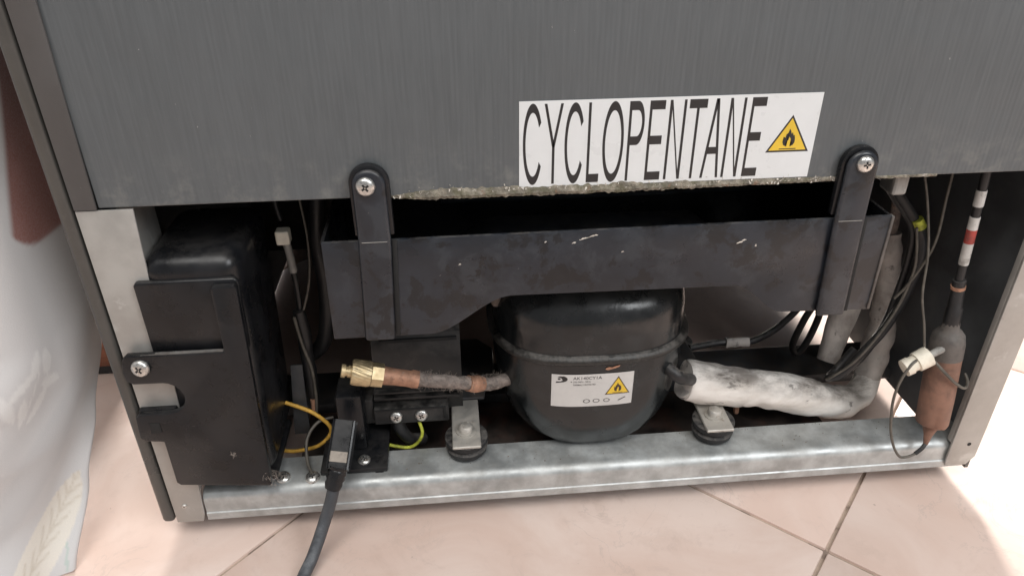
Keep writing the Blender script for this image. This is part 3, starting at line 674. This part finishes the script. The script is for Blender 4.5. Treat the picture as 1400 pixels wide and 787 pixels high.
# --- wires between the box and the tray
w = T('sensor_lead', [(.094, .062, .262), (.0930, .061, .235), (.0948, .060, .2220)], 'cable_black', F, r=.0016)
link_mesh('lead_plug', box(.0905, .0995, .0540, .0630, .2060, .2160, bv=.0012), 'cream_plastic', w)
T('lead_sleeve', [(.0960, .059, .2065), (.0968, .060, .194), (.0972, .060, .1830)], 'grey_plastic', w, r=.0026)
T('lead_tail', [(.0972, .060, .1835), (.0972, .061, .165), (.0965, .061, .148)], 'cable_black', w, r=.0019)
T('thin_cable', [(.1075, .060, .262), (.1091, .060, .2348), (.1100, .060, .2055), (.1065, .060, .175), (.0980, .060, .148)], 'thin_wire', F, r=.00085, seg=8)
T('wire_loom', [(.0960, .060, .152, .0042), (.0970, .060, .130, .0050), (.0962, .060, .1120, .0046), (.0965, .060, .090, .0048), (.0955, .058, .0650, .0030)], 'cable_black', F, seg=14, wob=.0006)
T('loom_strand', [(.0935, .054, .150), (.0960, .053, .128), (.0995, .054, .104), (.0990, .054, .078), (.0970, .054, .062)], 'thin_wire', F, r=.0012, seg=8)
T('copper_end', [(.0960, .056, .076), (.0960, .055, .062)], 'copper', F, r=.0022, smooth=False)
T('drain_hose', [(.117, .085, .235), (.1120, .082, .195), (.1135, .080, .1640), (.1110, .080, .1330), (.1040, .082, .108), (.090, .085, .094)], 'cable_black', F, r=.0058)
T('yellow_lead', [(.0770, .050, .0787), (.0890, .0475, .0745), (.0985, .046, .0690), (.1070, .046, .0575), (.1060, .046, .0480), (.0965, .044, .0400), (.0800, .044, .0362), (.0690, .046, .0360)], 'yellow_wire', F, r=.0015, seg=8)
T('earth_lead', [(.0974, .010, .0440), (.0930, .020, .0470), (.0920, .034, .0560), (.0990, .045, .0620), (.110, .050, .0620)], 'thin_wire', F, r=.0012, seg=8)
B('earth_tag', .0935, .1005, .0055, .0140, .0406, .0414, mat='bracket_zinc', parent=rail, bv=.0002)

# --- appliance inlet on the rail
inlet = B('power_inlet', .1030, .1512, .0105, .0640, .0407, .0450, mat='black_plastic', parent=F, bv=.001)
B('inlet_body', .1170, .1360, .0300, .0560, .0452, .0960, mat='black_plastic', parent=inlet, bv=.0025)
screw('inlet_screw', (.1340, .0190, .0450), (0, -.2, 1), .0046, inlet, 15)

# --- suction line in foam, rising pipe and cables at the right
suc = T('suction_line', [(.352, .052, .1080), (.3580, .030, .1065), (.3660, .0240, .1005), (.3780, .0340, .0900), (.3900, .045, .0790), (.4100, .045, .0730), (.45, .045, .0640), (.50, .048, .050)], 'cable_black', F, r=.0046, seg=16)
T('foam_sleeve', [(.3800, .046, .0800, .0135), (.3810, .046, .0798, .0157), (.3950, .046, .0762, .0163), (.4120, .046, .0722, .0160), (.4262, .046, .0694, .0150), (.4270, .046, .0693, .0138)], 'foam_sleeve', suc, seg=30, wob=.0014, wscale=90)
T('foam_sleeve', [(.4240, .046, .0696, .0130), (.4252, .046, .0694, .0146), (.4420, .046, .0670, .0150), (.4680, .048, .0590, .0150), (.4920, .052, .0485, .0144), (.5130, .057, .0395, .0134), (.5300, .063, .0355, .0124), (.5450, .072, .0400, .0114), (.5535, .082, .0520, .0100)], 'foam_sleeve', suc, seg=30, wob=.0020, wscale=80)
T('foam_riser', [(.5500, .078, .0470, .0105), (.5555, .084, .0660, .0115), (.5560, .086, .0950, .0105), (.5530, .088, .1250, .0095), (.5490, .090, .1560, .0085), (.5460, .092, .1750, .0070)], 'foam_grey', suc, seg=20, wob=.0022, wscale=90)
T('grey_duct', [(.5060, .070, .072, .0085), (.5150, .080, .1000, .0100), (.5270, .090, .1400, .0105), (.5330, .095, .1600, .0095), (.535, .097, .168, .006)], 'foam_grey', F, seg=18, wob=.0012, wscale=90)
T('riser_pipe', [(.5460, .092, .150), (.5440, .092, .20), (.5360, .092, .265)], 'dirty_pipe', F, r=.0042)
T('tie_strip', [(.4262, .050, .060, .0026), (.4266, .050, .0455, .0022), (.4270, .050, .041, .0022)], 'copper', F, seg=6, smooth=False)
cab = T('wiring_cable', [(.472, .018, .262), (.4880, .034, .2500), (.5060, .044, .2330), (.5230, .048, .2150), (.5360, .048, .1980), (.5410, .046, .1780), (.5370, .044, .1480), (.5270, .042, .1200), (.5130, .042, .0960), (.5020, .042, .0800), (.4960, .044, .0760), (.4985, .050, .0710), (.5080, .056, .0760), (.520, .060, .0900)], 'cable_black', F, r=.0033, seg=14)
T('cable_strand', [(.4800, .030, .2560), (.5100, .050, .2260), (.5330, .054, .2000), (.5380, .054, .1750), (.5360, .052, .1440), (.5310, .050, .1160), (.5200, .048, .0910), (.5060, .047, .0740)], 'cable_black', cab, r=.0027, seg=12)
T('cable_strand', [(.5270, .040, .2050), (.5330, .038, .1750), (.5290, .037, .1440), (.5180, .036, .1160), (.5060, .037, .0940), (.4950, .040, .0800), (.4930, .045, .0730)], 'thin_wire', cab, r=.0010, seg=8)
T('yellow_tape', [(.5300, .046, .2085), (.5345, .046, .2020)], 'lime_wire', cab, r=.0038, smooth=False)
link_mesh('cable_clip', box(.4800, .4900, .0080, .0240, .2440, .2600, bv=.002), 'grey_plastic', cab)
T('hanging_loop', [(.5140, .118, .150), (.5135, .118, .105), (.5060, .118, .0800), (.5010, .118, .0560), (.5060, .118, .0460), (.5130, .118, .0560), (.5185, .118, .0800), (.5195, .118, .105), (.5200, .118, .150)], 'cable_black', F, r=.0030)
rc = T('rear_cable', [(.5060, .118, .120), (.5000, .118, .0960), (.4880, .118, .0790), (.4770, .118, .0690), (.4600, .118, .0610), (.4350, .118, .0620), (.4050, .112, .0625)], 'cable_black', F, r=.0028)
T('splice_wrap', [(.4600, .118, .0612), (.4500, .118, .0612), (.4390, .118, .0620)], 'foam_grey', rc, r=.0040, wob=.0014, wscale=300)

# --- filter drier with capillary tubes
dr = T('filter_drier', [(.5533, -.0040, .0450, .0016), (.5534, -.0032, .0535, .0030), (.5548, -.0010, .0580, .0050), (.5557, .0000, .0600, .0098), (.5560, .0008, .0632, .0112), (.5556, .0040, .0850, .0115), (.5543, .0088, .1185, .0114)], 'copper_dull', F, smooth=False, seg=32)
T('drier_cap', [(.5544, .0087, .1175, .0116), (.5538, .0096, .1280, .0114), (.5531, .0100, .1345, .0104), (.5527, .0100, .1378, .0080), (.5524, .0100, .1398, .0058), (.5521, .0104, .1460, .0054)], 'cap_grey', dr, smooth=False, seg=32)
T('drier_inlet', [(.5522, .0103, .1440, .0056), (.5512, .0110, .1560, .0054), (.5508, .0111, .1575, .0046), (.5485, .0119, .1780, .0042)], 'cable_black', dr, smooth=False, seg=14)
T('joint_dab', [(.5492, .0117, .1715, .0046), (.5488, .0117, .1740, .0048)], 'copper', dr, smooth=False)
ctube = lambda z: (.5482 - .0065 * (z - .1795) / .0751, .0120, z)
T('condenser_tube', [ctube(.174), ctube(.196), ctube(.225), ctube(.2585)], 'cable_black', dr, r=.0029)
for z0_, z1_, mt_ in ((.1905, .2065, 'white_tape'), (.2066, .2165, 'red_tape'), (.2166, .2255, 'white_tape'), (.2330, .2440, 'white_tape')):
    T('tube_band', [ctube(z0_), ctube(z1_)], mt_, dr, r=.0032, smooth=False)
T('capillary_tube', [(.5533, -.0040, .0470), (.5500, -.0058, .0425), (.5454, -.0066, .0385), (.5390, -.0066, .0358), (.5335, -.0066, .0370), (.5265, -.0066, .0470), (.5207, -.0060, .0615), (.5165, -.0060, .0790), (.5148, -.0055, .0927), (.5160, -.0050, .1080), (.5220, -.0030, .1200), (.5300, .0010, .1220)], 'thin_wire', dr, r=.0010, seg=8)
T('capillary_tip', [(.5533, -.0040, .0460), (.5500, -.0058, .0425), (.5454, -.0066, .0385)], 'rubber', dr, r=.0015, seg=10)
T('thin_lead', [(.508, .030, .262), (.5190, .028, .2330), (.5270, .022, .1960), (.5280, .016, .1660), (.5320, .010, .1440), (.5350, .005, .1240)], 'thin_wire', F, r=.0009, seg=8)
T('thin_lead', [(.536, .035, .262), (.5380, .035, .2300), (.5400, .035, .1940), (.5330, .037, .1650), (.5260, .040, .1480)], 'thin_wire', F, r=.0010, seg=8)
T('tie_wire', [(.5400, -.0010, .1200), (.5470, -.0060, .1130), (.5570, -.0075, .1040), (.5660, -.0060, .0985), (.5720, .0000, .0990), (.5730, .0060, .1020)], 'thin_wire', dr, r=.0011, seg=8)
CA = Vector((.5205, .0010, .1140)); CD = (Vector((.5394, .0030, .1235)) - CA)
cp = lambda t, r_: (*(CA + CD * t), r_)
plug = T('wire_connector', [cp(-.02, .0054), cp(.0, .0062), cp(.22, .0064), cp(.23, .0055), cp(.42, .0057), cp(.43, .0070), cp(.88, .0073), cp(.92, .0056)], 'cream_plastic', F, smooth=False, seg=16)
T('connector_pin', [cp(.92, .0026), cp(1.3, .0028), cp(1.45, .0034)], 'grey_plastic', plug, smooth=False)

# ================================================================== POWER CORD
K = thing('power_cord', 'dark grey power cord plugged into the rail and trailing onto the tiles', 'power cord', (.0945, -.048, 0))
T('cable', [(.1160, -.0125, .0500), (.1128, -.0165, .0400), (.1085, -.0205, .0290), (.1030, -.0290, .0170), (.0985, -.0380, .0095), (.0940, -.0490, .0056), (.0890, -.0750, .0044), (.0840, -.115, .0044), (.090, -.19, .0044), (.120, -.30, .0044)], 'cord_grey', K, r=.0043, seg=18)
T('strain_relief', [(.1205, -.0048, .0640, .0076), (.1200, -.0058, .0625, .0075), (.1197, -.0064, .0617, .0066), (.1191, -.0074, .0602, .0072), (.1185, -.0084, .0588, .0062), (.1179, -.0094, .0573, .0068), (.1173, -.0103, .0559, .0058), (.1165, -.0115, .0540, .0062), (.1155, -.0131, .0510, .0054)], 'black_plastic', K, smooth=False, seg=20)
Ax = Vector((.1203, -.0050, .0636)); Dp = (Vector((.1262, .0200, .0890)) - Ax).normalized()
def obox(name, d0, d1, hw, ht, mat, parent, bv=.0015):
    b = bmesh.new(); bmesh.ops.create_cube(b, size=1)
    s = Vector((1, 0, 0)); s = (s - Dp * s.dot(Dp)).normalized(); t = Dp.cross(s)
    for v in b.verts: v.co = Ax + Dp * (d0 + (v.co.x + .5) * (d1 - d0)) + s * v.co.y * 2 * hw + t * v.co.z * 2 * ht
    bevel(b, bv, 2); return link_mesh(name, b, mat, parent, smooth=40)
obox('plug_body', -.0005, .0300, .0062, .0056, 'black_plastic', K)
obox('plug_tag', .0030, .0095, .0059, .0060, 'tag_beige', K, .0003)

# ================================================================== CURTAIN
def lerp_tab(tab, z):
    if z <= tab[0][0]: return Vector(tab[0][1:])
    for a, b_ in zip(tab, tab[1:]):
        if z <= b_[0]:
            t = (z - a[0]) / (b_[0] - a[0]); t = t * t * (3 - 2 * t) * .5 + t * .5
            return Vector(a[1:]).lerp(Vector(b_[1:]), t)
    return Vector(tab[-1][1:])
EDGE = [(0.0, -.0690, -.026), (.047, -.0615, .013), (.0904, -.0530, .040), (.128, -.0490, .070), (.17, -.0450, .085), (.75, -.0400, .090)]
NU, NB, NZ = 190, 26, 300; HGT = .75; ULEN = .28
def sst(a, b_, x):
    t = max(0, min(1, (x - a) / (b_ - a))); return t * t * (3 - 2 * t)
def heading(s, z):
    h = sst(.02, .16, z)
    lo = 20 + 35 * sst(0, .03, s) - 30 * sst(.05, .12, s) + 12 * math.sin(s * 60 + z * 9)
    hi = 96 - 20 * sst(.02, .06, s) - 62 * sst(.062, .125, s) + 9 * math.sin(s * 70 + z * 14)
    return lo + (hi - lo) * h
def cloth_row(z):
    e = lerp_tab(EDGE, z); d = ULEN / NU
    x, y = e.x, e.y; out_ = [(0.0, x, y)]
    for i in range(NU):
        a = R(heading((i + .5) * d, z)); x -= math.cos(a) * d; y -= math.sin(a) * d; out_.append(((i + 1) * d, x, y))
    # folded back behind the leading edge
    x, y = e.x, e.y; back = []; a0 = heading(0, z) + 180
    for i in range(NB):
        a = R(a0 + min(1, i / 4) * 95); x -= math.cos(a) * .0014; y -= math.sin(a) * .0014; back.append((-(i + 1) * .0014, x, y))
    pts = back[::-1] + out_
    return [(s, x, y + .0016 * noise.noise((s * 22, z * 12, 4)) * min(1, abs(s) / .02)) for s, x, y in pts]
cb = bmesh.new(); lay = cb.verts.layers.float_color.new('print'); gr = []
def inside(poly, x, y):
    r = False; j = len(poly) - 1
    for i in range(len(poly)):
        if (poly[i][1] > y) != (poly[j][1] > y) and x < (poly[j][0] - poly[i][0]) * (y - poly[i][1]) / (poly[j][1] - poly[i][1]) + poly[i][0]: r = not r
        j = i
    return r
def leaf_d(s, z, cx, cz, ang, L, W):
    """signed leaf value >0 inside, plus leaf-local coordinates"""
    a = R(ang); dx, dz = s - cx, z - cz
    u = dx * math.cos(a) + dz * math.sin(a); v = -dx * math.sin(a) + dz * math.cos(a)
    t = u / L
    if abs(t) > .5: return -1, u, v
    w = W * (1 - (2 * t) ** 2) ** .75 * (1 - .35 * t)
    return w - abs(v), u, v
BASE = Vector((.60, .592, .588))
def print_col(s, z):
    c = BASE.copy()
    n = noise.noise((s * 40, z * 40, 0)); n2 = noise.noise((s * 160, z * 160, 3))
    # soft grey broad foliage
    d, u, v = leaf_d(s, z, .045, .090, 112, .12, .022)
    if d > 0: c = c.lerp(Vector((.54, .542, .545)), min(1, d / .006) * .6)
    # pale sprig
    for (cx, cz, an, L, W) in ((.0700, .154, 72, .020, .0042), (.0800, .157, 98, .018, .0040), (.0640, .139, 20, .020, .0040), (.0880, .148, 150, .020, .0038), (.0720, .128, -60, .022, .0040), (.0840, .130, -100, .020, .0036), (.0780, .142, 100, .040, .0010), (.0960, .138, 60, .026, .0036)):
        d, u, v = leaf_d(s, z, cx, cz, an, L, W)
        if d > 0: c = c.lerp(Vector((.72, .715, .70)), min(1, d / .0008) * .9)
    # large ochre-veined leaf
    d, u, v = leaf_d(s, z, .0215, .0255, 119, .074, .0185)
    if d > 0:
        k = min(1, d / .0010)
        lc = Vector((.73, .69, .62))
        w = abs(v); q = ((u - w * 1.1 + .002 * n) % .0088) / .0088
        vein = max(0, 1 - abs(q - .5) / (.30 - 8 * w)) if w < .0095 + .002 * n2 else 0
        vein = max(vein, max(0, 1 - w / .0013))
        lc = lc.lerp(Vector((.48, .41, .31)), min(1, vein * 1.1) * .45)
        c = c.lerp(lc, k)
    # green twig
    d, u, v = leaf_d(s, z, .0030, .012, 80, .020, .0010)
    if d > 0 and n2 > -.15: c = c.lerp(Vector((.35, .50, .44)), .5)
    # rust red vessel shape, rounded foot
    zz = z - .2225 - .0045 * max(0, (s - .045) / .014) ** 2.2; sr = .0690 - (z - .24) * .34
    if zz > 0 and s < sr:
        k = min(1, zz / .003) * min(1, (sr - s) / .005)
        rc_ = Vector((.26, .105, .085)).lerp(Vector((.13, .045, .042)), max(0, min(1, (z - .27) / .07)))
        rc_ = rc_.lerp(Vector((.42, .22, .19)), max(0, n) * .5)
        c = c.lerp(rc_, k)
    return c
for k in range(NZ + 1):
    z = .0015 + HGT * (k / NZ) ** 1.25; rw = []
    for sv, x, y in cloth_row(z):
        v = cb.verts.new((x, y, z)); v[lay] = (*print_col(sv, z), 1); rw.append(v)
    gr.append(rw)
for k in range(NZ):
    for i in range(NU + NB): cb.faces.new((gr[k][i], gr[k][i + 1], gr[k + 1][i + 1], gr[k + 1][i]))
def cloth_mat():
    mt, nt, b = new_mat('printed_cloth')
    at_ = nnode(nt, 'ShaderNodeAttribute', attribute_name='print')
    v, g = coords(nt)
    c = mix(nt, mul(nt, ramp(nt, noise_tex(nt, v, 900, 2), .3, .7), .12), at_.outputs['Color'], (.5, .5, .5))
    nt.links.new(c, b.inputs['Base Color']); b.inputs['Roughness'].default_value = .9; b.inputs['Sheen Weight'].default_value = .1
    b1 = nnode(nt, 'ShaderNodeBump'); b1.inputs['Strength'].default_value = .3; b1.inputs['Distance'].default_value = .0004
    nt.links.new(noise_tex(nt, v, 1500, 2), b1.inputs['Height']); nt.links.new(b1.outputs[0], b.inputs['Normal'])
    return mt
cur = link_mesh('curtain', cb, cloth_mat()); shade(cur.data, 180)
so = cur.modifiers.new('thickness', 'SOLIDIFY'); so.thickness = .0012; so.offset = -1
cur['label'] = 'pale cloth curtain with leaf print hanging left of the refrigerator'; cur['category'] = 'curtain'

# ================================================================== WOODEN FOOT behind the curtain
wd = B('furniture_foot', -.175, -.108, .207, .262, .010, .062, mat='wood', bv=.004, seg=3)
wd['label'] = 'reddish brown wooden furniture foot on the floor behind the curtain'; wd['category'] = 'furniture foot'
B('foot_pad', -.170, -.113, .211, .258, .0002, .0104, mat='rubber', parent=wd, bv=.001)

scene.render.engine = 'CYCLES'
